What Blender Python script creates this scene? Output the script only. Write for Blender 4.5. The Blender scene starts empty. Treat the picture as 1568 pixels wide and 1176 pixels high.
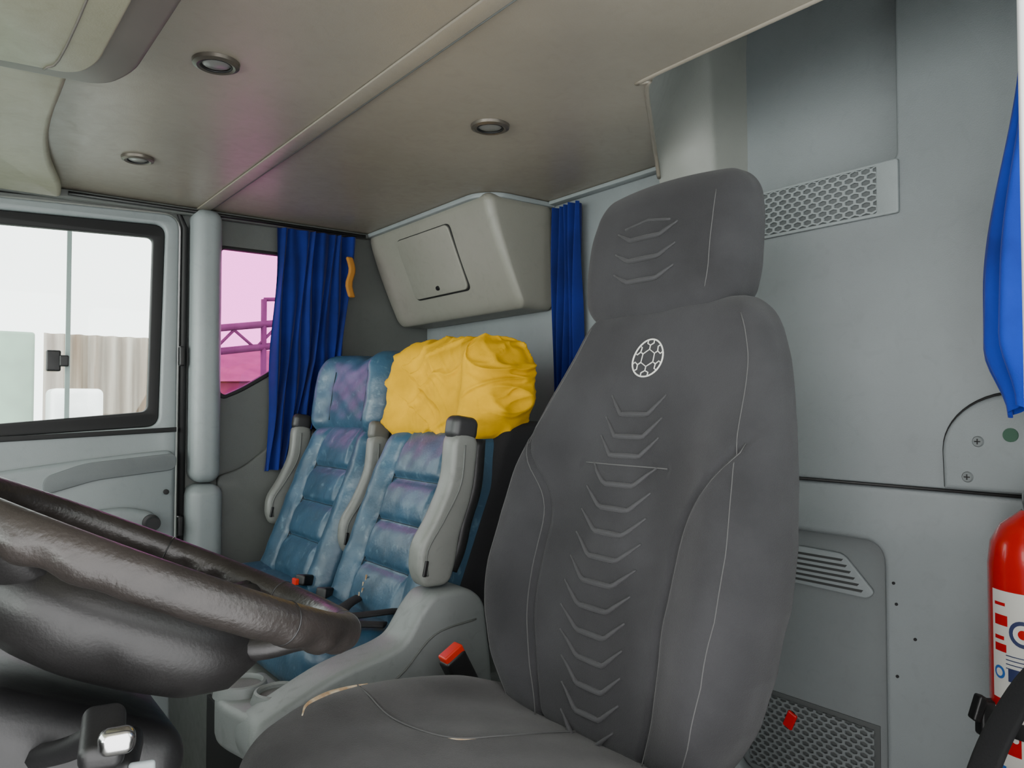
import bpy, bmesh, math, random
import numpy as np
from mathutils import Vector, Matrix, Euler, noise
random.seed(7)
COL=bpy.context.scene.collection

# ---------------------------------------------------------------- materials
def lin(c):
    return tuple(((v/255)/12.92 if v/255<=0.04045 else ((v/255+0.055)/1.055)**2.4) for v in c)
MATS={}
def mat(name,rgb,rough=0.6,bump=0.0,bscale=200,var=0.06,vscale=3,metal=0,coat=0,rgb2=None,sheen=0,spec=0.5,detail=4,kind='noise',dirt=0.0,rspread=.14,wear=None):
    if name in MATS: return MATS[name]
    m=bpy.data.materials.new(name); m.use_nodes=True
    nt=m.node_tree; N=nt.nodes; L=nt.links
    b=N['Principled BSDF']
    tc=N.new('ShaderNodeTexCoord')
    n1=N.new('ShaderNodeTexNoise'); n1.inputs['Scale'].default_value=vscale; n1.inputs['Detail'].default_value=detail
    if kind=='streak':
        mp=N.new('ShaderNodeMapping'); mp.inputs['Scale'].default_value=(1,1,.05)
        L.new(tc.outputs['Object'],mp.inputs['Vector']); L.new(mp.outputs[0],n1.inputs['Vector'])
    else: L.new(tc.outputs['Object'],n1.inputs['Vector'])
    cr=N.new('ShaderNodeValToRGB')
    c=lin(rgb); c2=lin(rgb2) if rgb2 else tuple(v*(1-var*3) for v in c)
    c1=c if rgb2 else tuple(min(1,v*(1+var*2)) for v in c)
    cr.color_ramp.elements[0].position=.35; cr.color_ramp.elements[1].position=.65
    cr.color_ramp.elements[0].color=(*c2,1); cr.color_ramp.elements[1].color=(*c1,1)
    L.new(n1.outputs['Fac'],cr.inputs['Fac']); col=cr.outputs['Color']
    if wear:   # rubbed, faded patches
        nw=N.new('ShaderNodeTexNoise'); nw.inputs['Scale'].default_value=45; nw.inputs['Detail'].default_value=12; nw.inputs['Distortion'].default_value=.6
        L.new(tc.outputs['Object'],nw.inputs['Vector'])
        cw=N.new('ShaderNodeValToRGB'); cw.color_ramp.elements[0].position=.60; cw.color_ramp.elements[1].position=.70
        L.new(nw.outputs['Fac'],cw.inputs['Fac'])
        mw=N.new('ShaderNodeMath'); mw.operation='MULTIPLY'; mw.inputs[1].default_value=.45; L.new(cw.outputs['Color'],mw.inputs[0])
        xw=N.new('ShaderNodeMixRGB'); xw.inputs['Color2'].default_value=(*lin(wear),1)
        L.new(mw.outputs[0],xw.inputs['Fac']); L.new(col,xw.inputs['Color1']); col=xw.outputs[0]
    if dirt>0:   # scuffs and handling marks
        n3=N.new('ShaderNodeTexNoise'); n3.inputs['Scale'].default_value=28; n3.inputs['Detail'].default_value=9; n3.inputs['Distortion'].default_value=1.2
        L.new(tc.outputs['Object'],n3.inputs['Vector'])
        c3=N.new('ShaderNodeValToRGB'); c3.color_ramp.elements[0].position=.56; c3.color_ramp.elements[1].position=.72
        L.new(n3.outputs['Fac'],c3.inputs['Fac'])
        mm=N.new('ShaderNodeMath'); mm.operation='MULTIPLY'; mm.inputs[1].default_value=dirt
        L.new(c3.outputs['Color'],mm.inputs[0])
        mx=N.new('ShaderNodeMixRGB'); mx.inputs['Color2'].default_value=tuple(v*.45 for v in c)+(1,)
        L.new(mm.outputs[0],mx.inputs['Fac']); L.new(col,mx.inputs['Color1']); col=mx.outputs[0]
        mr=N.new('ShaderNodeMapRange'); mr.inputs['To Min'].default_value=max(rough-.08,.05); mr.inputs['To Max'].default_value=rough+rspread
        L.new(n3.outputs['Fac'],mr.inputs['Value']); L.new(mr.outputs[0],b.inputs['Roughness'])
    else: b.inputs['Roughness'].default_value=rough
    L.new(col,b.inputs['Base Color'])
    b.inputs['Metallic'].default_value=metal
    b.inputs['Coat Weight'].default_value=coat
    b.inputs['Sheen Weight'].default_value=sheen
    b.inputs['Specular IOR Level'].default_value=spec
    if bump>0:
        n2=N.new('ShaderNodeTexNoise'); n2.inputs['Detail'].default_value=3
        n2.inputs['Scale'].default_value=bscale
        L.new(tc.outputs['Object'],n2.inputs['Vector']); src=n2.outputs[0]
        bp=N.new('ShaderNodeBump'); bp.inputs['Strength'].default_value=bump; bp.inputs['Distance'].default_value=0.002
        L.new(src,bp.inputs['Height']); L.new(bp.outputs['Normal'],b.inputs['Normal'])
    MATS[name]=m; return m

def glassmat(name,rgb,gloss=0.06):
    m=bpy.data.materials.new(name); m.use_nodes=True
    nt=m.node_tree; N=nt.nodes; L=nt.links; N.clear()
    o=N.new('ShaderNodeOutputMaterial'); t=N.new('ShaderNodeBsdfTransparent'); g=N.new('ShaderNodeBsdfGlossy')
    t.inputs[0].default_value=(*rgb,1); g.inputs['Roughness'].default_value=0.02
    mx=N.new('ShaderNodeMixShader'); mx.inputs[0].default_value=gloss
    L.new(t.outputs[0],mx.inputs[1]); L.new(g.outputs[0],mx.inputs[2]); L.new(mx.outputs[0],o.inputs[0]); return m

M_ceil=mat('ceiling_vinyl',(137,130,118),.33,.10,350,.04,2,dirt=.06)
M_wall=mat('wall_plastic',(124,130,132),.5,.25,420,.04,2,dirt=.08)
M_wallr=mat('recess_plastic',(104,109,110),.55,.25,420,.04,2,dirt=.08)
M_wall2=mat('wall_plastic_dark',(88,91,88),.55,.25,420,.04,2,dirt=.1)
M_trim=mat('trim_plastic',(132,139,140),.42,.15,400,.03,2,dirt=.12)
M_cab=mat('cabinet_plastic',(130,129,120),.45,.18,420,.03,2,dirt=.1)
M_bay=mat('bay_plastic',(136,138,133),.5,.18,420,.03,2,dirt=.06)
M_fab=mat('seat_fabric',(47,47,49),.92,.55,900,.09,7,sheen=.08,spec=.25)
M_chev=mat('seat_fabric_emboss',(54,54,56),.75,.4,900,.04,6,sheen=.08,spec=.4)
M_cush=mat('seat_fabric_dusty',(51,50,50),.92,.55,900,.14,9,sheen=.15,spec=.25,detail=9)
M_seam=mat('seam_thread',(74,74,74),.8)
M_white=mat('logo_print',(200,200,194),.7)
M_blue=mat('blue_leather',(44,76,98),.34,.30,130,.08,9,detail=8,dirt=.3,rspread=.16,spec=.55,wear=(100,128,142))
M_blued=mat('blue_seam',(18,34,46),.6)
M_black=mat('black_plastic',(19,19,20),.42,.1,300,dirt=.2)
M_blackf=mat('black_fabric',(15,15,18),.85,.3,300)
M_rub=mat('rubber_seal',(16,16,17),.6)
M_arm=mat('armrest_plastic',(112,114,110),.4,.1,300,.04,5,dirt=.3)
M_cons=mat('console_plastic',(114,118,117),.45,.15,300,.04,5,dirt=.25)
M_cap=mat('armrest_cap_grey',(44,44,45),.45)
M_yel=mat('yellow_cloth',(216,164,0),.8,.25,500,.05,12,spec=.15,dirt=.15)
M_curt=mat('blue_curtain_cloth',(12,30,100),.85,.25,500,.12,6,sheen=.1,spec=.2)
M_rim=mat('steering_leather',(37,33,31),.33,.35,220,.14,14,detail=8,dirt=.35,rspread=.18)
M_hub=mat('steering_hub',(25,24,24),.40,.15,300,.05,4,dirt=.2)
M_chr=mat('chrome',(215,215,215),.18,metal=1)
M_red=mat('extinguisher_red',(180,12,12),.25,coat=.4)
M_redb=mat('buckle_red',(205,40,18),.35)
M_lab=mat('label_white',(205,203,197),.5)
M_ink=mat('label_ink',(40,50,90),.5)
M_carp=mat('speckled_carpet',(150,150,146),.95,.8,300,rgb2=(60,60,60),vscale=220)
M_jamb=mat('white_paint',(240,242,243),.3,coat=.3)
M_foam=mat('torn_foam',(150,118,84),.9,.6,150,rgb2=(190,178,155),vscale=60)
M_och=mat('ochre_tieback',(150,98,25),.8)
M_green=mat('green_plug',(40,80,60),.6)
M_fence=mat('fence_sheet',(104,82,64),.8,rgb2=(160,150,138),vscale=9,kind='streak')
M_ground=mat('yard_concrete',(150,153,146),.9,.3,5,vscale=.6)
M_shed=mat('shed_roof',(128,84,98),.7)
M_steel=mat('gantry_steel',(84,76,84),.6)
M_paleg=mat('pale_green_wall',(120,150,130),.8)
G_clear=glassmat('window_glass',(.93,.97,.95),.05)
G_pink=glassmat('pink_tinted_glass',(.88,.43,.76),.06)

# ---------------------------------------------------------------- helpers
def empty(name,loc=(0,0,0)):
    e=bpy.data.objects.new(name,None); COL.objects.link(e); e.empty_display_size=.1; return e
def mk(name,V,Fc,mt,parent=None,sharp=None,smooth=True):
    me=bpy.data.meshes.new(name); me.from_pydata([tuple(v) for v in V],[],[tuple(f) for f in Fc])
    me.validate(); me.update()
    if smooth:
        me.shade_smooth()
        if sharp: me.set_sharp_from_angle(angle=sharp)
    if mt: me.materials.append(mt)
    o=bpy.data.objects.new(name,me); COL.objects.link(o)
    if parent: o.parent=parent
    return o
def rboxdata(h,r,seg=4,m=(2,2,2)):
    r=min(r,min(h)*.999)
    def ax(hh,mm):
        inner=hh-r
        a=[inner+r*math.tan(math.pi/4*i/seg) for i in range(1,seg+1)]
        mid=list(np.linspace(-inner,inner,mm+1))
        return [-x for x in reversed(a)]+mid+a
    A=[ax(h[i],m[i]) for i in range(3)]
    verts={};V=[];Fc=[]
    def idx(p):
        k=(round(p[0],6),round(p[1],6),round(p[2],6))
        if k not in verts: verts[k]=len(V); V.append(p)
        return verts[k]
    for a in range(3):
        b,c=(a+1)%3,(a+2)%3
        for s in (-1,1):
            g=[]
            for u in A[b]:
                row=[]
                for v in A[c]:
                    p=[0,0,0]; p[a]=s*h[a]; p[b]=u; p[c]=v; row.append(idx(tuple(p)))
                g.append(row)
            for i in range(len(g)-1):
                for j in range(len(g[0])-1):
                    q=(g[i][j],g[i+1][j],g[i+1][j+1],g[i][j+1])
                    Fc.append(q if s>0 else q[::-1])
    P=np.array(V,float); H=np.array(h)-r
    inn=np.clip(P,-H,H); d=P-inn; n=np.linalg.norm(d,axis=1,keepdims=True); n[n==0]=1
    return inn+r*d/n,Fc
def xf(P,c,rot=(0,0,0)):
    Rm=np.array(Euler(rot).to_matrix()); return P@Rm.T+np.array(c)
def rbox(name,c,h,r,mt,parent=None,rot=(0,0,0),seg=4,m=(2,2,2),fn=None):
    P,Fc=rboxdata(h,r,seg,m)
    if fn is not None: P=fn(P)
    return mk(name,xf(P,c,rot),Fc,mt,parent)
def roundpoly(pts,r,seg=6):
    out=[];n=len(pts)
    for i,p in enumerate(pts):
        rr=r[i] if isinstance(r,(list,tuple)) else r
        a=Vector(pts[i-1]);b=Vector(p);c=Vector(pts[(i+1)%n])
        if rr<=0: out.append(tuple(b)); continue
        u=(a-b);v=(c-b);lu,lv=u.length,v.length;u.normalize();v.normalize()
        t=min(rr,lu*.45,lv*.45)
        p0=b+u*t;p1=b+v*t
        for k in range(seg+1):
            s=k/seg; out.append(tuple((1-s)**2*p0+2*s*(1-s)*b+s*s*p1))
    return out
AX={'X':Matrix(((0,0,1),(1,0,0),(0,1,0))),'Y':Matrix(((1,0,0),(0,0,-1),(0,1,0))),'Z':Matrix.Identity(3)}
def panel(name,outer,holes,axis,lo,hi,mt,parent=None,bev=0.0,sharp=.6):
    """flat sheet of 2-D outline (with holes) between lo and hi on the axis"""
    cu=bpy.data.curves.new(name,'CURVE'); cu.dimensions='2D'; cu.fill_mode='BOTH'
    for poly in [outer]+list(holes):
        sp=cu.splines.new('POLY'); sp.points.add(len(poly)-1)
        for i,p in enumerate(poly): sp.points[i].co=(p[0],p[1],0,1)
        sp.use_cyclic_u=True
    t=abs(hi-lo)/2; cu.extrude=max(t-bev,0.0001); cu.bevel_depth=bev; cu.bevel_resolution=2; cu.offset=-bev
    o=bpy.data.objects.new(name,cu); COL.objects.link(o)
    dg=bpy.context.evaluated_depsgraph_get(); dg.update()
    me=bpy.data.meshes.new_from_object(o.evaluated_get(dg))
    bpy.data.objects.remove(o); bpy.data.curves.remove(cu)
    Mx=AX[axis].to_4x4(); me.transform(Mx)
    mid=(lo+hi)/2; tr={'X':(mid,0,0),'Y':(0,mid,0),'Z':(0,0,mid)}[axis]
    me.transform(Matrix.Translation(tr))
    bm=bmesh.new(); bm.from_mesh(me); bmesh.ops.remove_doubles(bm,verts=bm.verts,dist=1e-5)
    bmesh.ops.recalc_face_normals(bm,faces=bm.faces); bm.to_mesh(me); bm.free()
    me.name=name; me.shade_smooth(); me.set_sharp_from_angle(angle=sharp)
    me.materials.clear(); me.materials.append(mt)
    ob=bpy.data.objects.new(name,me); COL.objects.link(ob)
    if parent: ob.parent=parent
    return ob
def catmull(pts,n=8,closed=False):
    P=[Vector(p) for p in pts]; out=[]; N=len(P)
    rng=N if closed else N-1
    for i in range(rng):
        p0=P[i-1] if (i>0 or closed) else P[0]*2-P[1]
        p1=P[i];p2=P[(i+1)%N]
        p3=P[(i+2)%N] if (i+2<N or closed) else p2*2-p1
        for k in range(n):
            t=k/n
            out.append(.5*((2*p1)+(p2-p0)*t+(2*p0-5*p1+4*p2-p3)*t*t+(3*p1-p0-3*p2+p3)*t**3))
    if not closed: out.append(P[-1])
    return out
def tube(name,pts,rad,mt,parent=None,smooth=0,closed=False,res=8,flat=None):
    P=catmull(pts,smooth,closed) if smooth else [Vector(p) for p in pts]
    n=len(P); V=[];Fc=[]
    up=Vector((0,0,1)); prev=None
    for i,p in enumerate(P):
        a=P[i-1] if (i>0 or closed) else P[i]; b=P[(i+1)%n] if (i<n-1 or closed) else P[i]
        t=(b-a); t=t.normalized() if t.length>1e-9 else Vector((0,0,1))
        if prev is None:
            x=t.cross(up) if abs(t.dot(up))<.95 else t.cross(Vector((1,0,0)))
        else: x=prev-t*prev.dot(t)
        x.normalize(); prev=x.copy(); y=t.cross(x)
        rr=rad(i/(n-1)) if callable(rad) else rad
        for k in range(res):
            an=2*math.pi*k/res; V.append(p+x*math.cos(an)*rr+y*math.sin(an)*rr*(flat or 1))
    m=n if closed else n-1
    for i in range(m):
        for k in range(res):
            j=(i+1)%n;Fc.append((i*res+k,i*res+(k+1)%res,j*res+(k+1)%res,j*res+k))
    if not closed:
        Fc.append(tuple(range(res))[::-1]); Fc.append(tuple(range((n-1)*res,n*res)))
    return mk(name,V,Fc,mt,parent)
def lathe(name,prof,c,mt,parent=None,axis='Z',seg=40,rot=None,sharp=.7):
    V=[];Fc=[];n=len(prof)
    for r,z in prof:
        for k in range(seg):
            a=2*math.pi*k/seg; V.append((r*math.cos(a),r*math.sin(a),z))
    for i in range(n-1):
        for k in range(seg):
            Fc.append((i*seg+k,i*seg+(k+1)%seg,(i+1)*seg+(k+1)%seg,(i+1)*seg+k))
    Fc.append(tuple(range(seg))[::-1]); Fc.append(tuple(range((n-1)*seg,n*seg)))
    e={'Z':(0,0,0),'Y':(math.pi/2,0,0),'X':(0,math.pi/2,0)}[axis] if rot is None else rot
    return mk(name,xf(np.array(V),c,e),Fc,mt,parent,sharp)
def hexgrille(name,fixed,u0,u1,v0,v1,cu_,cv,axis,mt,parent,depth=.004,shr=.72):
    V=[];Fc=[]
    rows=int((v1-v0)/(cv*.75)); cols=int((u1-u0)/cu_)
    for r in range(rows+1):
        for q in range(cols+1):
            cx=u0+(q+.5*(r%2))*cu_; cy=v0+r*cv*.75
            o=[];i_=[]
            for k in range(6):
                a=math.pi/6+k*math.pi/3
                ox=cx+math.cos(a)*cu_*.577; oy=cy+math.sin(a)*cv*.5
                ix=cx+math.cos(a)*cu_*.577*shr; iy=cy+math.sin(a)*cv*.5*shr
                cl=lambda x,y:(min(max(x,u0),u1),min(max(y,v0),v1))
                o.append(cl(ox,oy)); i_.append(cl(ix,iy))
            b=len(V)
            for (x,y) in o+i_:
                V.append({'X':(fixed,x,y),'Y':(x,fixed,y),'Z':(x,y,fixed)}[axis])
            for (x,y) in i_:
                V.append({'X':(fixed+depth,x,y),'Y':(x,fixed+depth,y),'Z':(x,y,fixed-depth)}[axis])
            for k in range(6):
                k2=(k+1)%6
                Fc.append((b+k,b+k2,b+6+k2,b+6+k)); Fc.append((b+6+k,b+6+k2,b+12+k2,b+12+k))
    return mk(name,V,Fc,mt,parent,smooth=False)
def ss(x,a,b):
    t=np.clip((x-a)/(b-a),0,1); return t*t*(3-2*t)

ZC=1.664; XR=1.5; YW=2.5
# ================================================================= ROOM SHELL
panel('floor',[(-.85,.15),(1.66,.15),(1.66,2.56),(-.85,2.56)],[],'Z',-.04,0.0,M_carp)
cut=[(1.06,.15),(1.06,.93),(1.075,.975),(1.11,1.015),(1.25,1.13),(1.40,1.25),(1.45,1.285),(1.5,1.295)]
panel('ceiling',[(-.85,.15)]+cut+[(1.5,2.5),(-.85,2.5)],[],'Z',ZC,ZC+.03,M_ceil)
E1=[(1.06,.15,ZC),(1.06,.93,ZC),(1.075,.975,ZC),(1.11,1.015,ZC),(1.25,1.13,ZC),(1.38,1.235,ZC-.008),(1.445,1.282,ZC-.045),(1.465,1.292,1.56),(1.475,1.292,1.46),(1.478,1.292,1.30)]
E2=[(1.13,.15,1.99),(1.13,.84,1.99),(1.14,.89,1.99),(1.18,.93,1.98),(1.28,1.02,1.96),(1.39,1.10,1.88),(1.455,1.14,1.76),(1.478,1.15,1.64),(1.486,1.152,1.52),(1.488,1.152,1.30)]
E3=[(1.15,.15,1.995),(1.15,.82,1.995),(1.16,.87,1.995),(1.20,.91,1.99),(1.32,1.01,1.985),(1.43,1.09,1.92),(1.49,1.13,1.79),(1.508,1.136,1.66),(1.512,1.137,1.53),(1.514,1.137,1.30)]
E4=[(1.3,.15,2.01),(1.3,.74,2.01),(1.32,.79,2.01),(1.40,.88,2.01),(1.50,1.0,2.01),(1.57,1.09,2.005),(1.587,1.12,1.95),(1.587,1.12,1.75),(1.587,1.12,1.57),(1.587,1.12,1.30)]
Ls=[catmull(e,6) for e in (E1,E2,E3,E4)]
V=[];Fc=[];nr=None
for a,b,c,d in zip(*Ls):
    mid=a.lerp(b,.5)+Vector((-.012,-.016,-.012)); row=catmull([a,mid,b,c,d],6); nr=len(row); V+=row
for i in range(len(Ls[0])-1):
    for k in range(nr-1): Fc.append((i*nr+k,(i+1)*nr+k,(i+1)*nr+k+1,i*nr+k+1))
mk('trim_1',V,Fc,M_bay)
tube('trim_2',[Vector(p)+Vector((0,0,.001)) for p in E1[:7]],.005,M_ceil,None,smooth=6)
panel('ceiling_bay',[(1.04,.15),(1.66,.15),(1.66,1.3),(1.04,1.3)],[],'Z',2.015,2.03,M_trim)
wr=empty('wall_rear')
panel('upper_panel',[(.15,.893),(2.5,.893),(2.5,ZC),(1.29,ZC),(1.26,2.05),(.15,2.05)],[roundpoly([(.72,1.535),(1.16,1.535),(1.16,2.0),(.72,2.0)],.014)],'X',XR,XR+.03,M_wall,wr,bev=.008)
rec=roundpoly([(.762,.20),(1.12,.20),(1.12,.775),(.762,.775)],.045)
panel('lower_panel',[(.15,0),(2.5,0),(2.5,.889),(.15,.889)],[rec],'X',XR+.010,XR+.05,M_wall,wr,bev=.014)
panel('alcove_back',[(.6,1.45),(1.25,1.45),(1.25,2.02),(.6,2.02)],[],'X',XR+.085,XR+.10,M_wall,wr)
panel('alcove_side',[(XR+.02,1.5),(XR+.09,1.5),(XR+.09,2.0),(XR+.02,2.0)],[],'Y',.70,.72,M_wall,wr)
panel('alcove_sill',[(XR+.02,.7),(XR+.09,.7),(XR+.09,1.14),(XR+.02,1.14)],[],'Z',1.52,1.535,M_trim,wr)
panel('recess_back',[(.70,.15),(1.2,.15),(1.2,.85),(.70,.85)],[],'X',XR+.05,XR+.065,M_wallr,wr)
tube('seam_shadow',[(XR+.004,.5,.891),(XR+.004,2.49,.891)],.003,M_rub,wr)
for (y,z) in [(.74,.70),(.735,.66),(.70,.60),(.735,.52)]:
    lathe('rivet',[(.0001,-.002),(.003,-.002),(.003,0),(.0001,.0005)],(XR+.010,y,z),M_rub,wr,axis='X',seg=12)
vg=empty('air_vent')
panel('vent_frame',roundpoly([(.712,1.425),(1.135,1.425),(1.135,1.532),(.712,1.532)],.006),[roundpoly([(.755,1.432),(1.128,1.432),(1.128,1.526),(.755,1.526)],.004)],'X',XR-.010,XR-.001,M_trim,vg,bev=.002)
panel('vent_dark',[(.75,1.43),(1.13,1.43),(1.13,1.528),(.75,1.528)],[],'X',XR-.003,XR-.001,mat('vent_dark',(88,92,93),.8),vg)
hexgrille('vent_mesh',XR-.009,.753,1.13,1.430,1.528,.0235,.0150,'X',M_trim,vg,shr=.76)
sv=empty('slatted_vent'); XV=XR+.046
op=roundpoly([(1.10,.740),(.862,.735),(.795,.665),(.81,.650),(1.10,.655)],[.005,.015,.01,.01,.005])
panel('frame',op,[],'X',XV-.006,XV+.003,M_wall,sv,bev=.003)
for i in range(6):
    z=.727-i*.0115; y0=.855-(.735-z)*.75
    panel('slot',[(y0+.016,z-.0080),(1.09,z-.0080),(1.09,z-.0030),(y0+.012,z-.0030)],[],'X',XV-.0072,XV-.006,mat('slot_dark',(50,52,52),.8),sv)
lm=empty('mesh_screen')
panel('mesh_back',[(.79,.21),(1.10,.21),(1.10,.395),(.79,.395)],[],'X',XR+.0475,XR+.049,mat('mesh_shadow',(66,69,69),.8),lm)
hexgrille('mesh',XR+.042,.80,1.10,.215,.385,.022,.015,'X',M_wallr,lm,shr=.72)
rbox('red_cloth',(XR+.040,.990,.345),(.004,.012,.020),.004,M_red,lm,rot=(.4,0,0))
bp=empty('trim_rear_corner')
sh=[(.632,.897),(.634,.965)]+[(.634-.125*(1-math.cos(a)),.965+.105*math.sin(a)) for a in np.linspace(.15,1.5,12)]+[(.40,1.09),(.30,1.09),(.30,.897)]
panel('corner_panel',sh,[],'X',XR-.022,XR-.001,M_wall,bp,bev=.009)
tube('corner_gap',[(XR-.003,p[0]+.003,p[1]+.002) for p in sh[:-2]],.0030,M_rub,bp)
for (y,z) in [(.590,.921),(.572,.985)]:
    lathe('screw',[(.0001,-.003),(.008,-.003),(.010,0),(.0001,.001)],(XR-.022,y,z),M_wallr,bp,axis='X',seg=20)
    rbox('slot_a',(XR-.0255,y,z),(.0008,.005,.001),.0006,M_rub,bp); rbox('slot_b',(XR-.0255,y,z),(.0008,.001,.005),.0006,M_rub,bp)
lathe('plug',[(.0001,-.003),(.012,-.003),(.012,0),(.0001,.001)],(XR-.022,.52,.998),M_green,bp,axis='X',seg=20)

# passenger side wall ------------------------------------------------
qwin=roundpoly([(.726,1.562),(1.13,1.562),(1.10,1.36),(1.0,1.23),(.91,1.155),(.80,1.09),(.745,1.068),(.726,1.08)],[.015,.03,.05,.05,.05,.05,.02,.01])
door=roundpoly([(-.50,.02),(.605,.02),(.612,1.645),(-.50,1.600)],[.02,.02,.06,.02])
panel('wall_passenger',[(-.85,0),(1.53,0),(1.53,ZC),(-.85,ZC)],[door,qwin],'Y',YW,YW+.03,M_wall2)
dr=empty('door_1')
dwin=roundpoly([(-.40,.93),(.553,.985),(.566,1.602),(-.40,1.563)],.035)
dwin_in=roundpoly([(-.37,.955),(.522,1.030),(.532,1.560),(-.37,1.528)],.02)
panel('door_skin',roundpoly([(-.49,.03),(.598,.03),(.604,1.637),(-.49,1.592)],[.02,.02,.05,.02]),[dwin],'Y',YW-.02,YW+.02,M_trim,dr,bev=.008)
panel('door_frame_black',dwin,[dwin_in],'Y',YW-.004,YW+.02,M_rub,dr,bev=.004)
panel('door_glass',dwin_in,[],'Y',YW+.010,YW+.014,G_clear,dr)
panel('sliding_rail',roundpoly([(.305,.995),(.317,.995),(.317,1.55),(.305,1.55)],.002),[],'Y',YW+.002,YW+.009,mat('glass_edge',(150,170,165),.3),dr)
rbox('window_latch',(.275,YW-.006,1.175),(.018,.008,.030),.005,M_black,dr); rbox('latch_tab',(.300,YW-.014,1.175),(.012,.010,.016),.004,M_black,dr)
panel('door_belt_strip',[(-.45,.925),(.60,.968),(.60,.982),(-.45,.939)],[],'Y',YW-.028,YW-.019,M_rub,dr,bev=.002)
panel('door_lower',roundpoly([(-.47,.05),(.592,.05),(.592,.915),(.40,.90),(.10,.865),(-.47,.80)],[.02,.02,.03,.08,.1,.02]),[],'Y',YW-.045,YW-.02,M_trim,dr,bev=.012)
panel('door_pocket_band',roundpoly([(.25,.80),(.25,.85),(.35,.885),(.595,.905),(.595,.855),(.38,.835)],.03),[],'Y',YW-.052,YW-.044,M_wallr,dr,bev=.003)
panel('door_armrest',roundpoly([(-.45,.60),(.48,.60),(.54,.66),(.54,.73),(.46,.755),(.1,.74),(-.45,.72)],.03),[],'Y',YW-.075,YW-.045,M_trim,dr,bev=.014)
lathe('door_knob',[(.0001,-.03),(.018,-.03),(.021,-.02),(.016,0),(.024,.002),(.024,.01)],(.52,YW-.085,.705),M_black,dr,rot=(-math.pi/2,0,0),seg=24)
lathe('door_screw',[(.0001,0),(.008,0),(.008,.006),(.0001,.007)],(.565,YW-.056,.79),M_rub,dr,rot=(math.pi/2,0,0),seg=16)
for z in (.68,1.2): rbox('door_hinge',(.612,YW-.026,z),(.008,.012,.03),.004,M_black,dr)
tube('trim_door_seal',[(.618,YW-.008,.03),(.622,YW-.008,1.60),(.60,YW-.008,1.652),(.3,YW-.008,1.650),(-.5,YW-.008,1.615)],.011,M_rub,None)
bpil=empty('trim_pillar')
rbox('pillar_upper',(.680,YW-.02,1.235),(.044,.055,.425),.035,M_trim,bpil,m=(2,2,6))
rbox('pillar_lower',(.678,YW-.02,.46),(.052,.062,.345),.035,M_trim,bpil,m=(2,2,6))
w2=empty('window_2')
ins=[(x,z) for x,z in roundpoly([(.736,1.552),(1.12,1.552),(1.09,1.37),(.99,1.24),(.903,1.167),(.80,1.105),(.75,1.082),(.736,1.09)],[.015,.03,.05,.05,.05,.05,.02,.01])]
panel('seal',qwin,[ins],'Y',YW-.006,YW+.02,M_rub,w2,bev=.003)
panel('pane',ins,[],'Y',YW+.008,YW+.012,G_pink,w2)
lowp=roundpoly([(.725,.05),(.725,.825),(.80,.845),(.88,.905),(.95,.965),(1.48,.99),(1.48,.05)],[0,.02,.06,.08,.1,.02,0])
panel('trim_side_panel',lowp,[],'Y',YW-.022,YW-.001,M_wall2,None,bev=.006)
panel('trim_header',roundpoly([(-.5,1.628),(1.24,1.645),(1.24,ZC-.002),(-.5,ZC-.002)],.004),[],'Y',YW-.035,YW-.010,M_wall2,None,bev=.004)
tube('curtain_rail',[(.30,YW-.045,1.648),(1.22,YW-.045,1.648)],.006,M_black)

# driver's side wall behind the open door (unseen clear quarter window added to light the rear wall), front wall & windshield
panel('wall_driver',[(.583,-.05),(1.66,-.05),(1.66,2.05),(.583,2.05)],[roundpoly([(.70,1.0),(1.22,1.0),(1.22,1.60),(.70,1.60)],.06)],'Y',.15,.20,M_jamb,bev=.01)
panel('added_light_window',roundpoly([(.69,.99),(1.23,.99),(1.23,1.61),(.69,1.61)],.06),[],'Y',.165,.170,G_clear)
panel('wall_front',[(.15,0),(2.53,0),(2.53,ZC),(.15,ZC)],[roundpoly([(.24,.86),(2.44,.86),(2.40,1.61),(.28,1.61)],.06)],'X',-.88,-.85,M_wall2)
panel('window_1',roundpoly([(.23,.85),(2.45,.85),(2.41,1.62),(.27,1.62)],.06),[],'X',-.90,-.895,G_clear)
db=empty('dashboard')
rbox('dash_body',(-.60,1.30,.58),(.22,1.05,.26),.08,M_hub,db,m=(2,4,2))
rbox('dash_binnacle',(-.42,.86,.86),(.10,.24,.05),.04,M_black,db)

# ceiling trim, lamps, console
panel('trim_ceiling_strip',[(.650,.16),(.688,.16),(.688,2.49),(.650,2.49)],[],'Z',ZC-.006,ZC-.0005,M_ceil,None,bev=.0025)
tube('trim_ceiling_bead',[(.690,.16,ZC-.003),(.690,2.49,ZC-.003)],.0028,M_wall2)
panel('trim_ceiling_rear',[(1.470,1.30),(1.497,1.30),(1.497,1.74),(1.470,1.74)],[],'Z',ZC-.012,ZC-.0005,M_trim,None,bev=.003)
def lamp(x,y,r):
    e=empty('ceiling_downlight')
    lathe('ring',[(r*.66,-.001),(r*.68,-.007),(r*.80,-.009),(r*.97,-.006),(r,0)],(x,y,ZC-.0005),mat('lamp_ring',(96,90,82),.35,metal=.5),e)
    lathe('lens',[(.0001,-.006),(r*.5,-.0055),(r*.62,-.003),(r*.64,-.0005)],(x,y,ZC-.0005),mat('lamp_lens',(120,120,117),.3),e)
    tube('gap',[(x+r*.655*math.cos(a),y+r*.655*math.sin(a),ZC-.006) for a in np.linspace(0,2*math.pi,36)[:-1]],.0022,M_rub,e,closed=True)
lamp(.397,1.392,.041); lamp(.968,1.345,.043); lamp(.40,2.055,.038)
oc=empty('overhead_console')
M_ocb=mat('console_beige',(144,142,120),.38,.1,350,.03,2,dirt=.08)
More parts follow.
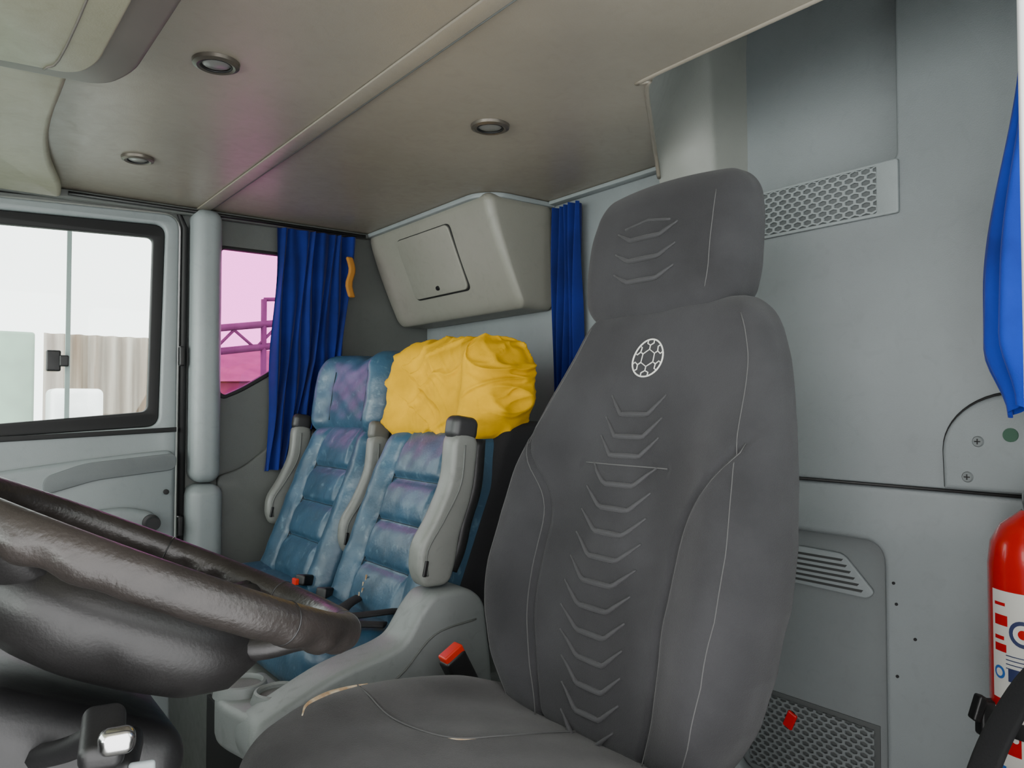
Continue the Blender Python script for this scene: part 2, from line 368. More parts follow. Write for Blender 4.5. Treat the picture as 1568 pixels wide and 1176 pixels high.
edge=[(.02,.20),(.15,.60),(.175,1.1),(.182,1.4),(.188,1.6),(.190,1.8),(.200,1.97),(.225,2.15),(.27,2.36),(.285,2.48)]
Ec=[tuple(p)[:2] for p in catmull([(a,b,0) for a,b in edge],5)]
panel('console_shell',Ec+[(-.83,2.48),(-.83,.20)],[],'Z',ZC-.028,ZC-.0005,M_ocb,oc,bev=.012)
lid=roundpoly([(-.35,.60),(.275,.60),(.266,1.40),(.235,1.49),(-.35,1.55)],[.02,.05,.06,.05,.02])
panel('console_lid_rim',lid,[],'Z',ZC-.055,ZC-.027,mat('lid_rim',(90,84,78),.45),oc,bev=.008)
lid2=roundpoly([(-.33,.65),(.218,.65),(.208,1.38),(.186,1.45),(-.33,1.51)],[.02,.05,.06,.04,.02])
panel('console_lid',lid2,[],'Z',ZC-.060,ZC-.05,M_ocb,oc,bev=.004)
tube('lid_groove',[(.165,.66,ZC-.0605),(.158,1.34,ZC-.0605),(.14,1.455,ZC-.0605)],.0018,mat('lid_rim',(90,84,78)),oc,smooth=5)

# ================================================================= CABINET
cb=empty('overhead_cabinet')
def cabfn(P):
    Q=P.copy(); z=P[:,2]; t=np.clip((.165-z)/.33,0,1)
    w=np.clip((.13-P[:,0])/.26,0,1)
    Q[:,0]=P[:,0]+w*(.135*t**1.3)
    return Q
rbox('cabinet_body',(1.370,2.118,1.499),(.128,.374,.163),.030,M_cab,cb,seg=6,m=(6,6,14),fn=cabfn)
panel('cabinet_flange',roundpoly([(1.495,1.742),(1.495,2.493),(1.235,2.493),(1.235,1.80),(1.29,1.742)],[0,0,0,.06,.05]),[],'Z',ZC-.016,ZC-.001,M_trim,cb,bev=.004)
ang=-math.atan(.115/.27)
def tilt_panel(name,yc,zc,hy,hz,thick,r,mt,off):
    pts=roundpoly([(-hy,-hz),(hy,-hz),(hy,hz),(-hy,hz)],r)
    o=panel(name,pts,[],'X',-thick/2,thick/2,mt,cb,bev=thick*.3)
    t=(ZC-zc)/.33; x=1.242+.135*t**1.3
    o.data.transform(Matrix.Translation((x-off,yc,zc))@Matrix.Rotation(ang*1.0,4,'Y'))
    return o
tilt_panel('door_gap',2.120,1.508,.163,.108,.004,.022,M_rub,.000)
tilt_panel('cabinet_door',2.120,1.508,.159,.104,.008,.020,M_cab,.004)
lathe('keyhole',[(.0001,-.004),(.007,-.004),(.008,0),(.008,.004)],(1.315,2.12,1.432),M_black,cb,rot=(0,math.pi/2+ang,0),seg=20)
for y in (1.85,2.05,2.3): lathe('cab_screw',[(.0001,-.003),(.005,-.003),(.005,0)],(1.252,y,1.640),M_rub,cb,axis='X',seg=12)

# ================================================================= CURTAINS
def curtain(name,fn,nu=160,nv=40,mt=M_curt):
    V=[];Fc=[]
    for j in range(nv+1):
        for i in range(nu+1): V.append(fn(i/nu,j/nv))
    for j in range(nv):
        for i in range(nu):
            a=j*(nu+1)+i; Fc.append((a,a+1,a+nu+2,a+nu+1))
    return mk(name,V,Fc,mt)
def c_side(u,v):
    x0=.895-.035*v**2; x1=1.17-.06*v
    if v>.55: x1-=.08*(v-.55)/.45
    x=x0+(x1-x0)*u; z=1.635-(.80-.02*u)*v
    a=.008+.008*v
    y=2.442+a*math.sin(u*2*math.pi*8+1.2*math.sin(v*3)+noise.noise((u*4,v*2,0))*2)+.005*math.sin(u*37+v*4)
    return (x+.006*math.sin(v*9+u*20),y,z)
curtain('curtain',c_side)
rbox('curtain_tieback',(1.145,2.415,1.49),(.012,.008,.07),.007,M_och,None,m=(2,2,8),fn=lambda P:np.c_[P[:,0]+.006*np.sin(P[:,2]*60),P[:,1],P[:,2]])
def c_rear(u,v):
    y=1.715-.125*u-.02*v*(1-u)+.01*v; z=1.63-.62*v
    x=1.462+.016*math.sin(u*2*math.pi*5+v*1.5)+.006*math.sin(u*23+v*6)
    return (x,y,z)
curtain('curtain',c_rear,100,30)
def c_right(u,v):
    z=1.93-.89*v
    wd=.024+.044*ss(np.float64(v),.35,.78)-.030*ss(np.float64(v),.88,1.0)
    a=2*math.pi*u; rr=wd*(1+.16*math.sin(a*9+v*2)+.08*math.sin(a*5))
    return (1.31+rr*math.cos(a)*.8,.404+.018*v+rr*math.sin(a),z+.01*math.sin(a*3))
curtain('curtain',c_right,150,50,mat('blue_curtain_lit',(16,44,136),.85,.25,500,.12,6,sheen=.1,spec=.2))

# ================================================================= DRIVER SEAT
ds=empty('driver_seat')
HX,HY,HZ=.048,.28,.335
ZB=.885
wz=np.array([.52,.58,.63,.70,.78,.86,.94,1.00,1.06,1.12,1.17,1.20,1.23])
wy=np.array([.180,.208,.238,.266,.278,.276,.263,.248,.231,.212,.192,.175,.153])
def spine(z): return .772+(z-.58)*.235+ .012*np.sin((z-.55)*4)
def sway(z): return .848-.02*ss(z,.9,1.2)-.022*ss(z,.76,.58)
def seam_s(z): return .50+.52*ss(z,.84,1.06)**1.2+.03*ss(z,.7,.55)
def backfn(P):
    Q=P.copy(); z=P[:,2]+ZB
    hw=np.interp(z,wz,wy); yn=P[:,1]/HY
    Q[:,1]=sway(z)+yn*hw
    fr=np.clip((-P[:,0]/HX+1)/2,0,1)
    bol=.038*np.exp(-((np.abs(yn)-.80)/.24)**2)*ss(z,1.14,.92)*ss(z,.52,.66)
    cen=.006*(1-yn**2)
    gr=.008*np.exp(-((np.abs(yn)-seam_s(z))/.022)**2)*(seam_s(z)<1.0)+.004*np.exp(-((z-.953)/.006)**2)*(np.abs(yn)<.36)
    lum=.012*np.exp(-((z-.75)/.12)**2)
    taper=1-.20*ss(z,1.0,1.22)
    Q[:,0]=spine(z)+P[:,0]*taper+HX - fr*(bol+cen+lum-gr)
    edge=.008*np.clip(yn**2,0,1)*ss(z,1.05,1.2)
    Q[:,2]=z-edge
    Q[:,0]+=.0018*np.sin(yn*9+z*14)*np.cos(z*23)
    return Q
P,Fc=rboxdata((HX,HY,HZ),.038,6,(3,130,150)); mk('seat_back',backfn(P),Fc,M_fab,ds)
def onback(y,z,lift=0):
    q=backfn(np.array([[-HX,y,z-ZB]]))[0]; return (q[0]-lift,q[1],q[2])
for s in (-1,1):
    zs=np.linspace(.56,1.035,40)
    tube('panel_seam',[onback(s*HY*min(float(seam_s(np.float64(z)))+.03,.90),z,-.0005) for z in zs if seam_s(np.float64(z))<.93],.0009,M_seam,ds,res=5)
    zs=np.linspace(.56,1.19,50)
    tube('edge_piping',[onback(s*HY*.87,z,-.0002) for z in zs],.0009,M_seam,ds,res=5)
tube('cross_seam',[onback(y,.955,.0003) for y in np.linspace(-.095,.095,12)],.0012,M_seam,ds,res=5)
def chev(z,w=.075,flat=.030,rise=.85,pf=onback,lift=.0006,rad=.0044,mt=M_chev):
    pts=[]
    for y in np.linspace(-w,w,21):
        pts.append(pf(y,z+max(0,abs(y)-flat)*rise,lift))
    tube('chevron',pts,lambda t:rad*max(.3,math.sin(math.pi*min(max(t,.04),.96))**.5),mt,ds,res=10)
for i,z in enumerate([1.035,1.0,.970]): chev(z,.070,.034,.85)
z=.925
while z>.55:
    chev(z,.072,.032,.75); z-=.0365
cy,cz,cr=0.0,1.125,.030
def onc(a,r):
    hw=float(np.interp(cz,wz,wy)); return onback((r*math.cos(a))*HY/hw,cz+r*math.sin(a),.0008)
tube('crest_ring',[onc(a,cr) for a in np.linspace(0,2*math.pi,40)[:-1]],.0015,M_white,ds,closed=True,res=6)
tube('crest_inner',[onc(a+math.pi/6,cr*.46) for a in np.linspace(0,2*math.pi,7)[:-1]],.0010,M_white,ds,closed=True,res=6)
for k in range(6):
    a=k*math.pi/3+math.pi/6
    tube('crest_arm',[onc(a,cr*.46),onc(a,cr*.70)],.0010,M_white,ds,res=6)
    tube('crest_patch',[onc(a-.22,cr*.97),onc(a-.28,cr*.82),onc(a,cr*.68),onc(a+.28,cr*.82),onc(a+.22,cr*.97)],.0011,M_white,ds,res=6)
def headfn(P):
    Q=P.copy(); zt=P[:,2]/.122; yn=P[:,1]/.168
    fr=np.clip((-P[:,0]/.058+1)/2,0,1); fr=fr*fr*(3-2*fr)
    Q[:,1]=P[:,1]*(1-.05*ss(zt,.2,1.0)-.06*ss(zt,-.3,-1.0))
    Q[:,0]=P[:,0]*(1-.14*ss(zt,.3,1.))+.10*P[:,2]+.016*yn**2*fr+.010*ss(zt,-.2,.9)*fr
    Q[:,2]=P[:,2]-.010*yn**2*ss(zt,0,1)+.012*yn**2*ss(zt,0,-1)
    return Q
HC=(.990,.862,1.307)
P,Fc=rboxdata((.058,.170,.124),.042,7,(8,50,40)); mk('headrest',xf(headfn(P),HC),Fc,M_fab,ds)
def onhead(y,z,lift=0):
    q=headfn(np.array([[-.058,y,z]]))[0]+np.array(HC); return (q[0]-lift,q[1],q[2])
for z in (.020,-.016,-.052): chev(z,.066,.032,.5,onhead,.0012)
tube('chevron',[onhead(y,.050+abs(y)*-.15,0) for y in np.linspace(-.05,.05,9)],.0025,M_chev,ds)
tube('headrest_seam',[onhead(-.128,z,-.0002) for z in np.linspace(-.082,.082,14)],.0009,M_seam,ds,res=5)
for y in (.80,.885): tube('headrest_post',[(.985,y,1.16),(1.0,y,1.25)],.007,M_chr,ds)
rbox('seat_back_shell',(.935,.842,.84),(.025,.20,.24),.02,M_blackf,ds,rot=(0,.23,0),m=(2,4,4))
def cushfn(P):
    Q=P.copy(); xn=P[:,0]/.245; yn=P[:,1]/.285; top=(P[:,2]>0)
    hwf=1-.10*ss(xn,-.3,-1.)-.10*ss(xn,.4,1)*(yn>0)
    Q[:,1]=P[:,1]*hwf
    Q[:,2]=P[:,2]+top*(.018*np.exp(-((np.abs(yn)-.78)/.2)**2)+.010*(1-xn**2)-.012*ss(xn,.5,1))-.02*ss(xn,-.55,-1.0)*top-.030*ss(xn,-.2,1)
    Q[:,2]+=top*.0022*np.sin(xn*8+yn*5)*np.cos(yn*9)
    return Q
CC=(.585,.842,.527)
P,Fc=rboxdata((.245,.285,.065),.05,7,(70,70,6)); mk('seat_cushion',xf(cushfn(P),CC),Fc,M_cush,ds)
def oncush(x,y,l=0.001):
    q=cushfn(np.array([[x-CC[0],y-CC[1],.065]]))[0]+np.array(CC); return (q[0],q[1],q[2]+l)
tube('cushion_seam',[oncush(x,y) for x,y in [(.530,1.085),(.525,1.04),(.530,.985),(.543,.92),(.571,.868),(.628,.845),(.709,.850),(.78,.855)]],.0014,M_seam,ds,smooth=6,res=5)
tube('torn_edge',[oncush(x,y,.0005) for x,y in [(.425,1.055),(.440,1.075),(.465,1.083),(.495,1.088),(.530,1.085),(.545,1.08)]],lambda t:.001+.005*math.sin(math.pi*t)**2,M_foam,ds,smooth=5,flat=.5)
tube('torn_edge_b',[oncush(.556,.895,.0),oncush(.570,.868,.0),oncush(.592,.855,.0)],lambda t:.001+.0012*math.sin(math.pi*t),M_foam,ds,smooth=4,flat=.5)
rbox('seat_pan',(.60,.842,.415),(.22,.245,.045),.02,M_black,ds)
rbox('suspension_bellows',(.62,.842,.22),(.17,.19,.17),.03,M_blackf,ds,m=(2,2,24),fn=lambda P:np.c_[P[:,0]*(1+.05*np.sin(P[:,2]*110)),P[:,1]*(1+.05*np.sin(P[:,2]*110)),P[:,2]])
rbox('seat_rail_base',(.62,.842,.028),(.22,.20,.026),.01,M_black,ds)
rbox('recliner_cover',(.83,.535,.545),(.07,.020,.045),.018,M_black,ds)
bk=empty('seatbelt_buckle')
rbox('buckle_body',(.800,1.205,.545),(.024,.016,.045),.007,M_black,bk,rot=(0,-.5,0))
rbox('buckle_button',(.781,1.205,.584),(.022,.0135,.012),.004,M_redb,bk,rot=(0,-.5,0))
tube('buckle_stalk',[(.82,1.205,.51),(.84,1.20,.40),(.83,1.16,.30)],.009,M_black,bk,smooth=5)

# ================================================================= PASSENGER SEATS
def pseat(yc,cover):
    e=empty('passenger_seat')
    hx,hy,hz=.055,.222,.225; zb=.765
    def fn(P):
        Q=P.copy(); z=P[:,2]+zb; yn=P[:,1]/hy
        fr=np.clip((-P[:,0]/hx+1)/2,0,1)
        pad=0
        for zz in (.665,.765,.865): pad=pad-.010*np.exp(-((z-zz)/.010)**2)*(np.abs(yn)<.52)
        g=-.010*np.exp(-((np.abs(yn)-.52)/.035)**2)
        puff=.008*np.abs(np.sin((z-.665)*math.pi/.10))*(np.abs(yn)<.52)+.020*np.exp(-((np.abs(yn)-.78)/.18)**2)
        Q[:,1]=yc+P[:,1]*(1-.10*ss(z,.85,1.0))
        Q[:,0]=.875+(z-.58)*.41+P[:,0]-fr*(pad+g+puff)
        wr_=np.array([noise.noise(Vector((a*22,b*34,yc))) for a,b in zip(P[:,1],z)])
        Q[:,0]+=.0024*wr_+.0012*np.sin(z*60+yn*7)*np.cos(yn*11)
        Q[:,2]=z
        return Q
    P,Fc=rboxdata((hx,hy,hz),.04,5,(2,64,80)); mk('backrest',fn(P),Fc,M_blue,e)
    on=lambda y,z,l=0.:(lambda q:(q[0]-l,q[1],q[2]))(fn(np.array([[-hx,y,z-zb]]))[0])
    for s in (-1,1): tube('stitch',[on(s*hy*.52,z,.0003) for z in np.linspace(.60,.95,30)],.0014,M_blued,e,res=5)
    for zz in (.665,.765,.865): tube('stitch',[on(y,zz,.0003) for y in np.linspace(-hy*.52,hy*.52,12)],.0014,M_blued,e,res=5)
    def sh(P):
        Q=P.copy(); z=P[:,2]+.74; Q[:,0]=.962+(z-.58)*.40+P[:,0]; Q[:,1]+=yc; Q[:,2]=z; return Q
    P,Fc=rboxdata((.085,.2255,.27),.035,4,(2,6,10)); mk('back_shell',sh(P),Fc,M_blackf,e)
    hh=(.075,.232,.125); hc=(1.080,yc+.008,1.083)
    def hf(P):
        Q=P.copy(); yn=P[:,1]/hh[1]; zt=P[:,2]/hh[2]
        fr=np.clip((-P[:,0]/hh[0]+1)/2,0,1); fr=fr*fr*(3-2*fr)
        up=ss(zt,0,.9)
        wing=.034*np.exp(-((np.abs(yn)-.80)/.20)**2)*fr
        Q[:,1]=P[:,1]*(1-.10*ss(zt,.1,1.0)-.06*ss(zt,-.2,-1))
        Q[:,0]=P[:,0]-wing+.15*P[:,2]
        Q[:,2]=P[:,2]-.018*np.exp(-(yn/.28)**2)*up*(0 if cover else 1)
        if cover: Q[:,2]-=.028*ss(yn,-.55,-1.0)*up
        return Q
    if not cover:
        P,Fc=rboxdata(hh,.055,6,(10,50,30)); P=hf(P)
        P[:,0]+=.002*np.sin(P[:,2]*90)*np.sin(P[:,1]*50)
        mk('headrest',xf(P,hc),Fc,M_blue,e)
        for s in (-1,1):
            tube('stitch',[tuple(hf(np.array([[-hh[0],s*.115,z]]))[0]+np.array(hc)+np.array([-.0002,0,0])) for z in np.linspace(-.08,.07,12)],.0014,M_blued,e,res=5)
        for k in range(4):
            tube('crease',[(1.03+.02*k,yc-.187-.004*k,1.15-.018*k),(1.07+.02*k,yc-.212,1.145-.022*k),(1.12+.01*k,yc-.212,1.125-.022*k)],.0018,M_blued,e,smooth=4,res=5)
    else:
        P,Fc=rboxdata(hh,.055,6,(6,20,14)); mk('headrest',xf(hf(P)*.93,hc),Fc,M_blue,e)
        h2=(hh[0]+.008,hh[1]+.001,hh[2]+.010)
        P,Fc=rboxdata(h2,.066,10,(24,120,64)); Q=hf(P)
        out=[]
        for p,q in zip(P,Q):
            d=Vector(p); d.z*=.6; d.normalize()
            v=Vector((p[0]*7,p[1]*7,p[2]*7))
            n1=noise.noise(v*1.1+Vector((3,1,2))); n2=noise.noise(Vector((p[1]*14+p[2]*9,p[0]*10,p[2]*5)))
            rid=max(0,1-abs(noise.noise(Vector((p[1]*8-p[2]*10,p[0]*6+4,p[2]*5))))*4.2)
            rid2=max(0,1-abs(noise.noise(Vector((p[1]*12+p[2]*11+7,p[0]*8+1,p[2]*8))))*5.0)
            rid3=max(0,1-abs(noise.noise(Vector((p[1]*24-p[2]*18+2,p[0]*14+5,p[2]*14))))*4.5)
            hem=min(1,max(0,(-p[2]-.085)/.045))
            amp=(.013*n1+.005*n2+.013*rid**1.6+.009*rid2**1.6+.003*rid3**2)*(1-.8*hem)
            gath=.0026*math.sin((p[1]+p[0])*190)*hem-.004*math.exp(-((p[2]+.112)/.006)**2)
            out.append(tuple(Vector(q)+d*(amp-.004+gath)))
        mk('fabric_cover',xf(np.array(out),hc),Fc,M_yel,e)
    def cf(P):
        Q=P.copy(); xn=P[:,0]/.17; yn=P[:,1]/.215; top=P[:,2]>0
        Q[:,2]+=top*(.014*np.exp(-((np.abs(yn)-.78)/.18)**2)-.008*np.exp(-((np.abs(yn)-.5)/.04)**2)-.008*np.exp(-((xn-.1)/.05)**2)*(np.abs(yn)<.5))
        return Q
    P,Fc=rboxdata((.16,.210,.058),.042,5,(30,40,2)); mk('cushion',xf(cf(P),(.750,yc+.010,.508)),Fc,M_blue,e)
    return e
sB=pseat(1.62,True); sA=pseat(2.115,False)
for (y,z,r) in [(1.665,.637,.005),(1.668,.622,.004),(1.662,.610,.004),(1.671,.600,.003)]:
    x=.875+(z-.58)*.41-.055-.012
    rbox('worn_patch',(x+.003,y,z),(.002,r*.4,r*1.6),.0015,M_foam,sB,rot=(random.random()*.6,0,0))
def armrest(yc,dx,dz,par,wide=.026,cap=M_cap):
    poly=[(.865,.99),(.857,.888),(.818,.81),(.783,.761),(.78,.708),(.794,.675),(.857,.673),(.873,.725),(.881,.774),(.914,.855),(.931,.98)]
    poly=roundpoly([(a+dx,b+dz) for a,b in poly],.035,4)
    panel('armrest_body',poly,[],'Y',yc-wide,yc+wide,M_arm,par,bev=.012)
    st=[(.868+dx,yc,.700+dz),(.888+dx,yc,.74+dz),(.905+dx,yc,.80+dz),(.930+dx,yc,.87+dz),(.940+dx,yc,.97+dz)]
    tube('armrest_back_strip',st,min(.018,wide),M_black,par,smooth=5)
    rbox('armrest_cap',(.898+dx,yc,.994+dz),(.032,wide-.001,.026),.017,cap,par,rot=(0,.15,0))
    tube('armrest_groove',[(a+dx,yc-wide-.0005,b+dz) for a,b in [(.80,.70),(.80,.75),(.84,.81),(.880,.88),(.89,.96)]],.0022,M_wall2,par,smooth=5)
    rbox('armrest_clip',(.795+dx,yc-wide-.001,.715+dz),(.004,.003,.016),.002,M_black,par,rot=(0,.2,0))
armrest(1.352,0,.006,sB)
armrest(1.868,.075,-.015,sB,.016,mat('cap_light',(96,96,90),.45))
armrest(2.375,.060,.0,sA,.018)
for s,(x,y,z) in ((sA,(.80,1.935,.588)),(sB,(.80,1.80,.580))):
    rbox('buckle',(x,y,z),(.035,.016,.014),.006,M_black,s,rot=(0,.2,.5))
rbox('buckle_tip',(.765,1.93,.590),(.006,.012,.008),.003,M_redb,sA)
tube('belt_strap',[(.86,1.70,.592),(.80,1.66,.590),(.74,1.60,.588),(.70,1.50,.592),(.76,1.43,.592)],.018,M_blackf,sB,smooth=6,flat=.3)
tube('belt_strap_b',[(.86,1.52,.590),(.80,1.50,.597),(.72,1.55,.590),(.66,1.64,.586)],.018,M_blackf,sB,smooth=6,flat=.3)

# ================================================================= SEAT BASE + CENTRE CONSOLE
sb=empty('seat_base')
panel('base_body',roundpoly([(.58,0.002),(.566,.38),(.585,.445),(1.46,.445),(1.46,.002)],[0,.03,.02,0,0]),[],'Y',1.40,2.42,M_wall2,sb,bev=.012)
for i in range(12):
    rbox('grille_slat',(.563,1.82,.07+i*.022),(.004,.15,.005),.003,M_cons,sb,rot=(0,-.08,0))
panel('grille_back',[(1.66,.06),(1.98,.06),(1.98,.33),(1.66,.33)],[],'X',.558,.571,M_rub,sb,bev=.002)
cc=empty('center_console')
prof=[(.52,.36),(.45,.42),(.435,.465),(.45,.500),(.53,.535),(.60,.562),(.70,.580),(.735,.592),(.775,.650),(.80,.674),(.885,.676),(.925,.645),(.945,.50),(.95,.20),(.56,.20)]
panel('console_side',roundpoly(prof,[.05,.03,.03,.04,.05,.05,.05,.03,.03,.03,.04,.04,.05,0,.02]),[],'Y',1.300,1.394,M_cons,cc,bev=.014)
tp=roundpoly([(.455,1.33),(.562,1.33),(.562,1.575),(.52,1.58),(.455,1.555),(.425,1.46)],[.02,.01,.02,.03,.06,.06])
panel('console_tray',tp,[],'Z',.42,.502,M_cons,cc,bev=.014)
lathe('cup_holder_ring',[(.038,.000),(.038,.020),(.041,.024),(.046,.022),(.052,.0)],(.484,1.490,.497),M_cons,cc)
lathe('cup_well',[(.0001,.002),(.036,.002),(.038,.014)],(.484,1.490,.498),M_wall2,cc)
lathe('cup_holder_ring',[(.036,.000),(.036,.018),(.040,.022),(.045,.020),(.052,.0)],(.525,1.400,.500),M_cons,cc)
lathe('cup_well',[(.0001,.002),(.034,.002),(.036,.012)],(.525,1.400,.500),M_wall2,cc)
tube('console_groove',[(.47,1.299,.47),(.62,1.299,.50),(.72,1.299,.53),(.80,1.299,.595),(.90,1.299,.61)],.002,M_wall2,cc,smooth=6)
lathe('round_cap',[(.0001,.004),(.028,.004),(.034,0)],(.70,1.298,.475),M_cons,cc,rot=(math.pi/2,0,0))

# ================================================================= STEERING WHEEL
sw=empty('steering_wheel')
WC=Vector((.177,.859,.894)); AL=.447; WR=.22
RM=Matrix.Rotation(AL,3,'Y')
def W(x,y,z): return WC+RM@Vector((x,y,z))
V=[];Fc=[];NA,NT=220,28
for i in range(NA):
    a=2*math.pi*i/NA
    bm_=.0
    for c0 in (-2.2,-.95,.95,2.2):
        dd=(a-c0+math.pi)%(2*math.pi)-math.pi
        bm_+=.0024*math.cos(dd*30)*math.exp(-(dd/.28)**2)
    for k in range(NT):
        b=2*math.pi*k/NT; rt=.0186+(bm_ if math.sin(b)<0 else 0)
        V.append(W((WR+rt*math.cos(b))*math.cos(a),(WR+rt*math.cos(b))*math.sin(a),rt*math.sin(b)*1.02))
for i in range(NA):
    for k in range(NT):
        j=(i+1)%NA;q=(k+1)%NT; Fc.append((i*NT+k,i*NT+q,j*NT+q,j*NT+k)[::-1])
mk('rim',V,Fc,M_rim,sw)
for a in (0.42,-.42,2.6,-2.6,1.2,-1.2):
    tube('rim_joint',[W((WR+.0190*math.cos(b))*math.cos(a),(WR+.0190*math.cos(b))*math.sin(a),.0190*math.sin(b)) for b in np.linspace(0,2*math.pi,25)[:-1]],.0009,M_black,sw,closed=True,res=5)
prof=[(.0001,-.012),(.07,-.010),(.105,-.018),(.128,-.034),(.138,-.055),(.125,-.085),(.095,-.105),(.06,-.115),(.0001,-.116)]
V=[];Fc=[];S=64
for r,z in prof:
    for k in range(S):
        a=2*math.pi*k/S; sq=1/(abs(math.cos(a))**3+abs(math.sin(a))**3)**(1/3)
        V.append(W(r*math.cos(a)*sq,r*math.sin(a)*sq,z))
for i in range(len(prof)-1):
    for k in range(S): Fc.append((i*S+k,(i+1)*S+k,(i+1)*S+(k+1)%S,i*S+(k+1)%S))
mk('airbag_boss',V,Fc,M_hub,sw)
for s,a in enumerate((.62,-.62,2.52,-2.52)):
    pts=[W(.10*math.cos(a),.10*math.sin(a),-.050),W(.15*math.cos(a),.15*math.sin(a),-.036),W(.185*math.cos(a),.185*math.sin(a),-.016),W(.215*math.cos(a),.215*math.sin(a),-.006)]
    tube('spoke',pts,lambda t:.034-.012*t,M_hub,sw,smooth=5,flat=.5,res=14)
    tube('spoke_trim',[W(.12*math.cos(a),.12*math.sin(a),-.018),W(.165*math.cos(a),.165*math.sin(a),-.012),W(.198*math.cos(a),.198*math.sin(a),.0)],.008,M_hub,sw,smooth=5,flat=.5)
lathe('emblem',[(.0001,.004),(.022,.004),(.025,0)],W(0,0,-.012),M_chr,sw,rot=(0,AL,0))
sc=empty('steering_column')
rbox('column_shroud',(.02,.862,.655),(.165,.115,.105),.045,M_black,sc,rot=(0,.25,0),seg=6)
rbox('shroud_collar',(.10,.862,.735),(.105,.10,.045),.035,M_black,sc,rot=(0,AL,0),seg=6)
rbox('column_lower',(-.12,.862,.40),(.10,.08,.24),.04,M_black,sc,rot=(0,.5,0))
tube('stalk_arm',[(.07,.78,.745),(.095,.73,.765),(.112,.695,.785)],.010,M_black,sc,smooth=6)
rbox('stalk_grip',(.112,.675,.790),(.016,.032,.011),.009,M_black,sc,rot=(0.25,0,-.2))
rbox('stalk_tip',(.116,.642,.797),(.013,.009,.010),.008,M_chr,sc,rot=(0.25,0,-.2))
rbox('stalk_grip_b',(.13,.72,.752),(.018,.035,.012),.009,M_black,sc,rot=(0.1,0,-.3))
rbox('stalk_tip_b',(.142,.682,.755),(.010,.003,.005),.003,M_trim,sc,rot=(0.1,0,-.3))

# ================================================================= FIRE EXTINGUISHER
fe=empty('fire_extinguisher'); FX,FY=1.372,.450
lathe('cylinder',[(.0001,.40),(.05,.40),(.063,.415),(.066,.44),(.066,.80),(.062,.835),(.048,.862),(.028,.878),(.02,.885)],(FX,FY,0),M_red,fe,seg=56)
def arc(name,r,a0,a1,z0,z1,mt):
    V=[];Fc=[];n=14
    for i in range(n+1):
        a=a0+(a1-a0)*i/n
        for z in (z0,z1): V.append((FX+r*math.cos(a),FY+r*math.sin(a),z))
    for i in range(n): Fc.append((2*i,2*i+2,2*i+3,2*i+1))
    return mk(name,V,Fc,mt,fe)
def disc(name,r,ac,zc,rad,mt):
    V=[(FX+r*math.cos(ac),FY+r*math.sin(ac),zc)];n=24
    for i in range(n):
        t=2*math.pi*i/n; a=ac+rad*math.cos(t)/r; V.append((FX+r*math.cos(a),FY+r*math.sin(a),zc+rad*math.sin(t)))
    return mk(name,V,[(0,i+1,(i+1)%n+1) for i in range(n)],mt,fe)
rd=math.radians
arc('label',.0666,rd(138),rd(240),.60,.765,M_lab)
arc('label_low',.0666,rd(138),rd(240),.44,.585,M_lab)
for (z0,z1,a1) in [(.742,.747,160),(.712,.728,163),(.690,.696,158),(.672,.684,161)]:
    arc('label_print',.0669,rd(143),rd(a1),z0,z1,M_red)
M_blu=mat('label_blue',(40,95,170),.5)
disc('label_badge',.0674,rd(182),.705,.020,M_ink); disc('label_badge_b',.0677,rd(182),.705,.014,M_lab); disc('label_badge_c',.0680,rd(182),.705,.007,M_red)
disc('label_icon',.0670,rd(150),.640,.010,M_blu); disc('label_icon_b',.0673,rd(150),.640,.006,M_lab)
arc('label_print',.0669,rd(163),rd(178),.630,.650,M_ink)
for k in range(4): arc('label_print',.0669,rd(160),rd(196-4*(k%2)),.668-.004*k*1.6,.6695-.004*k*1.6,M_ink)
arc('label_print',.0669,rd(143),rd(178),.52,.57,M_red)
for k in range(3): disc('label_icon_c',.0672,rd(149+k*11),.545,.005,M_lab)
arc('label_blue',.0669,rd(143),rd(158),.47,.50,M_blu)
lathe('clamp_band',[(.0665,.548),(.0695,.548),(.0695,.572),(.0665,.572)],(FX,FY,0),M_black,fe,seg=48)
rbox('clamp_latch',(FX-.048,FY+.056,.56),(.014,.012,.028),.005,M_black,fe,rot=(0,0,-.7))
rbox('clamp_lever',(FX-.066,FY+.062,.578),(.007,.010,.020),.004,M_black,fe,rot=(0,.3,-.7))
lathe('valve',[(.018,.88),(.018,.91),(.012,.92),(.012,.95)],(FX,FY,0),M_chr,fe,seg=24)
rbox('valve_handle',(FX+.02,FY-.02,.955),(.045,.010,.008),.005,M_black,fe)
tube('discharge_hose',[(FX+.02,FY,.93),(FX+.05,FY-.04,.90),(FX+.06,FY-.075,.80),(FX+.05,FY-.08,.60)],.009,M_black,fe,smooth=6)
rbox('mount_bracket',(FX+.085,FY,.62),(.022,.03,.16),.006,M_black,fe)
tube('seat_belt_strap',[(1.16,.225,.95),(1.07,.30,.80),(1.0,.345,.72),(.93,.365,.63),(.88,.37,.50),(.86,.36,.30)],.024,M_blackf,None,smooth=8,flat=.15)

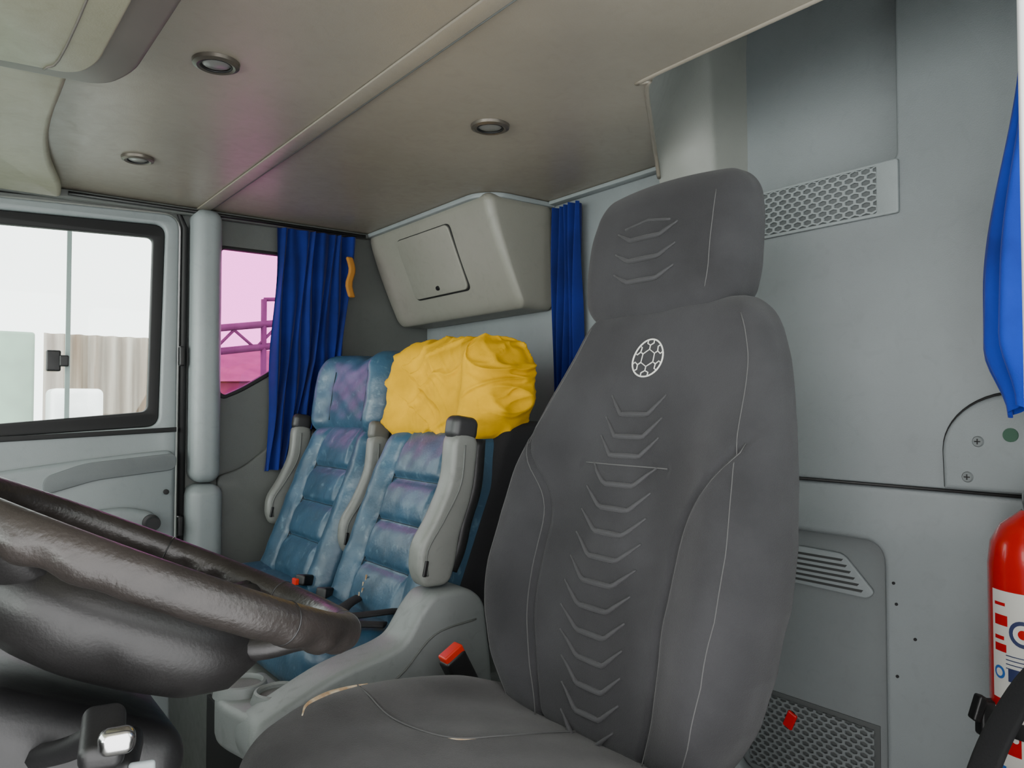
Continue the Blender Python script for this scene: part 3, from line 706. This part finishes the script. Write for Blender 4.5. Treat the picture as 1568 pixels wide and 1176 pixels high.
# ================================================================= OUTSIDE
panel('ground_yard',[(-40,2.9),(60,2.9),(60,90),(-40,90)],[],'Z',-1.35,-1.3,M_ground)
V=[];Fc=[]
fx0,fx1,fy=.9,2.2,9.0
N_=180
for i in range(N_+1):
    x=fx0+(fx1-fx0)*i/N_; y=fy+.04*math.sin(x*40)
    V+= [(x,y,-1.3),(x,y,1.78)]
for i in range(N_): Fc.append((2*i,2*i+2,2*i+3,2*i+1))
mk('corrugated_fence',V,Fc,M_fence)
rbox('pale_green_wall',(-.6,9.3,.25),(1.45,.1,1.55),.03,M_paleg)
rbox('white_bin',(1.0,7.6,-.05),(.20,.2,1.24),.05,M_jamb)
sd=empty('storage_shed')
rbox('shed_body',(7.2,20,.15),(3.4,1.5,1.45),.05,M_shed,sd)
mk('shed_roof',[(3.5,18.2,1.55),(10.9,18.2,1.75),(10.9,20,2.6),(3.5,20,2.4),(10.9,21.8,1.75),(3.5,21.8,1.55)],[(0,1,2,3),(3,2,4,5)],M_shed,sd,smooth=False)
gt=empty('pipe_gantry')
for z in (2.35,1.9): tube('beam',[(3.2,15,z),(12,15,z+1.3)],.07,M_steel,gt)
for i in range(10):
    x=3.4+i*.85; zb=1.9+(x-3.2)*.148; zt=zb+.45
    tube('brace',[(x,15,zb),(x+.42,15,zt)],.03,M_steel,gt); tube('brace',[(x+.42,15,zt),(x+.85,15,zb+.1)],.03,M_steel,gt)
for x in (3.6,8.4): tube('post',[(x,15,-1.3),(x,15,2.1)],.09,M_steel,gt)
tube('lamp_pole',[(5.25,15,-1.3),(5.25,15,3.15)],.06,M_steel,gt)
tube('lamp_arm',[(5.25,15,3.15),(5.8,15,3.2)],.04,M_steel,gt)

# ================================================================= LIGHT + CAMERA
w=bpy.data.worlds.new('sky'); bpy.context.scene.world=w; w.use_nodes=True
bg=w.node_tree.nodes['Background']; bg.inputs[0].default_value=(.985,.985,.985,1); bg.inputs[1].default_value=5.2
sl=bpy.data.lights.new('sun','SUN'); sl.energy=2.8; sl.angle=math.radians(35); sl.color=(1,.975,.95)
so=bpy.data.objects.new('sun',sl); COL.objects.link(so)
d=Vector((.86,.30,.03)); so.rotation_euler=d.to_track_quat('-Z','Y').to_euler()

cd=bpy.data.cameras.new('camera'); cd.sensor_fit='HORIZONTAL'; cd.sensor_width=36; cd.lens=36*1165/1568; cd.clip_start=.01
co=bpy.data.objects.new('camera',cd); COL.objects.link(co); co.location=(0,0,1.05)
co.rotation_euler=(math.pi/2+math.atan(32/1165),0,-math.radians(37.4))
bpy.context.scene.camera=co
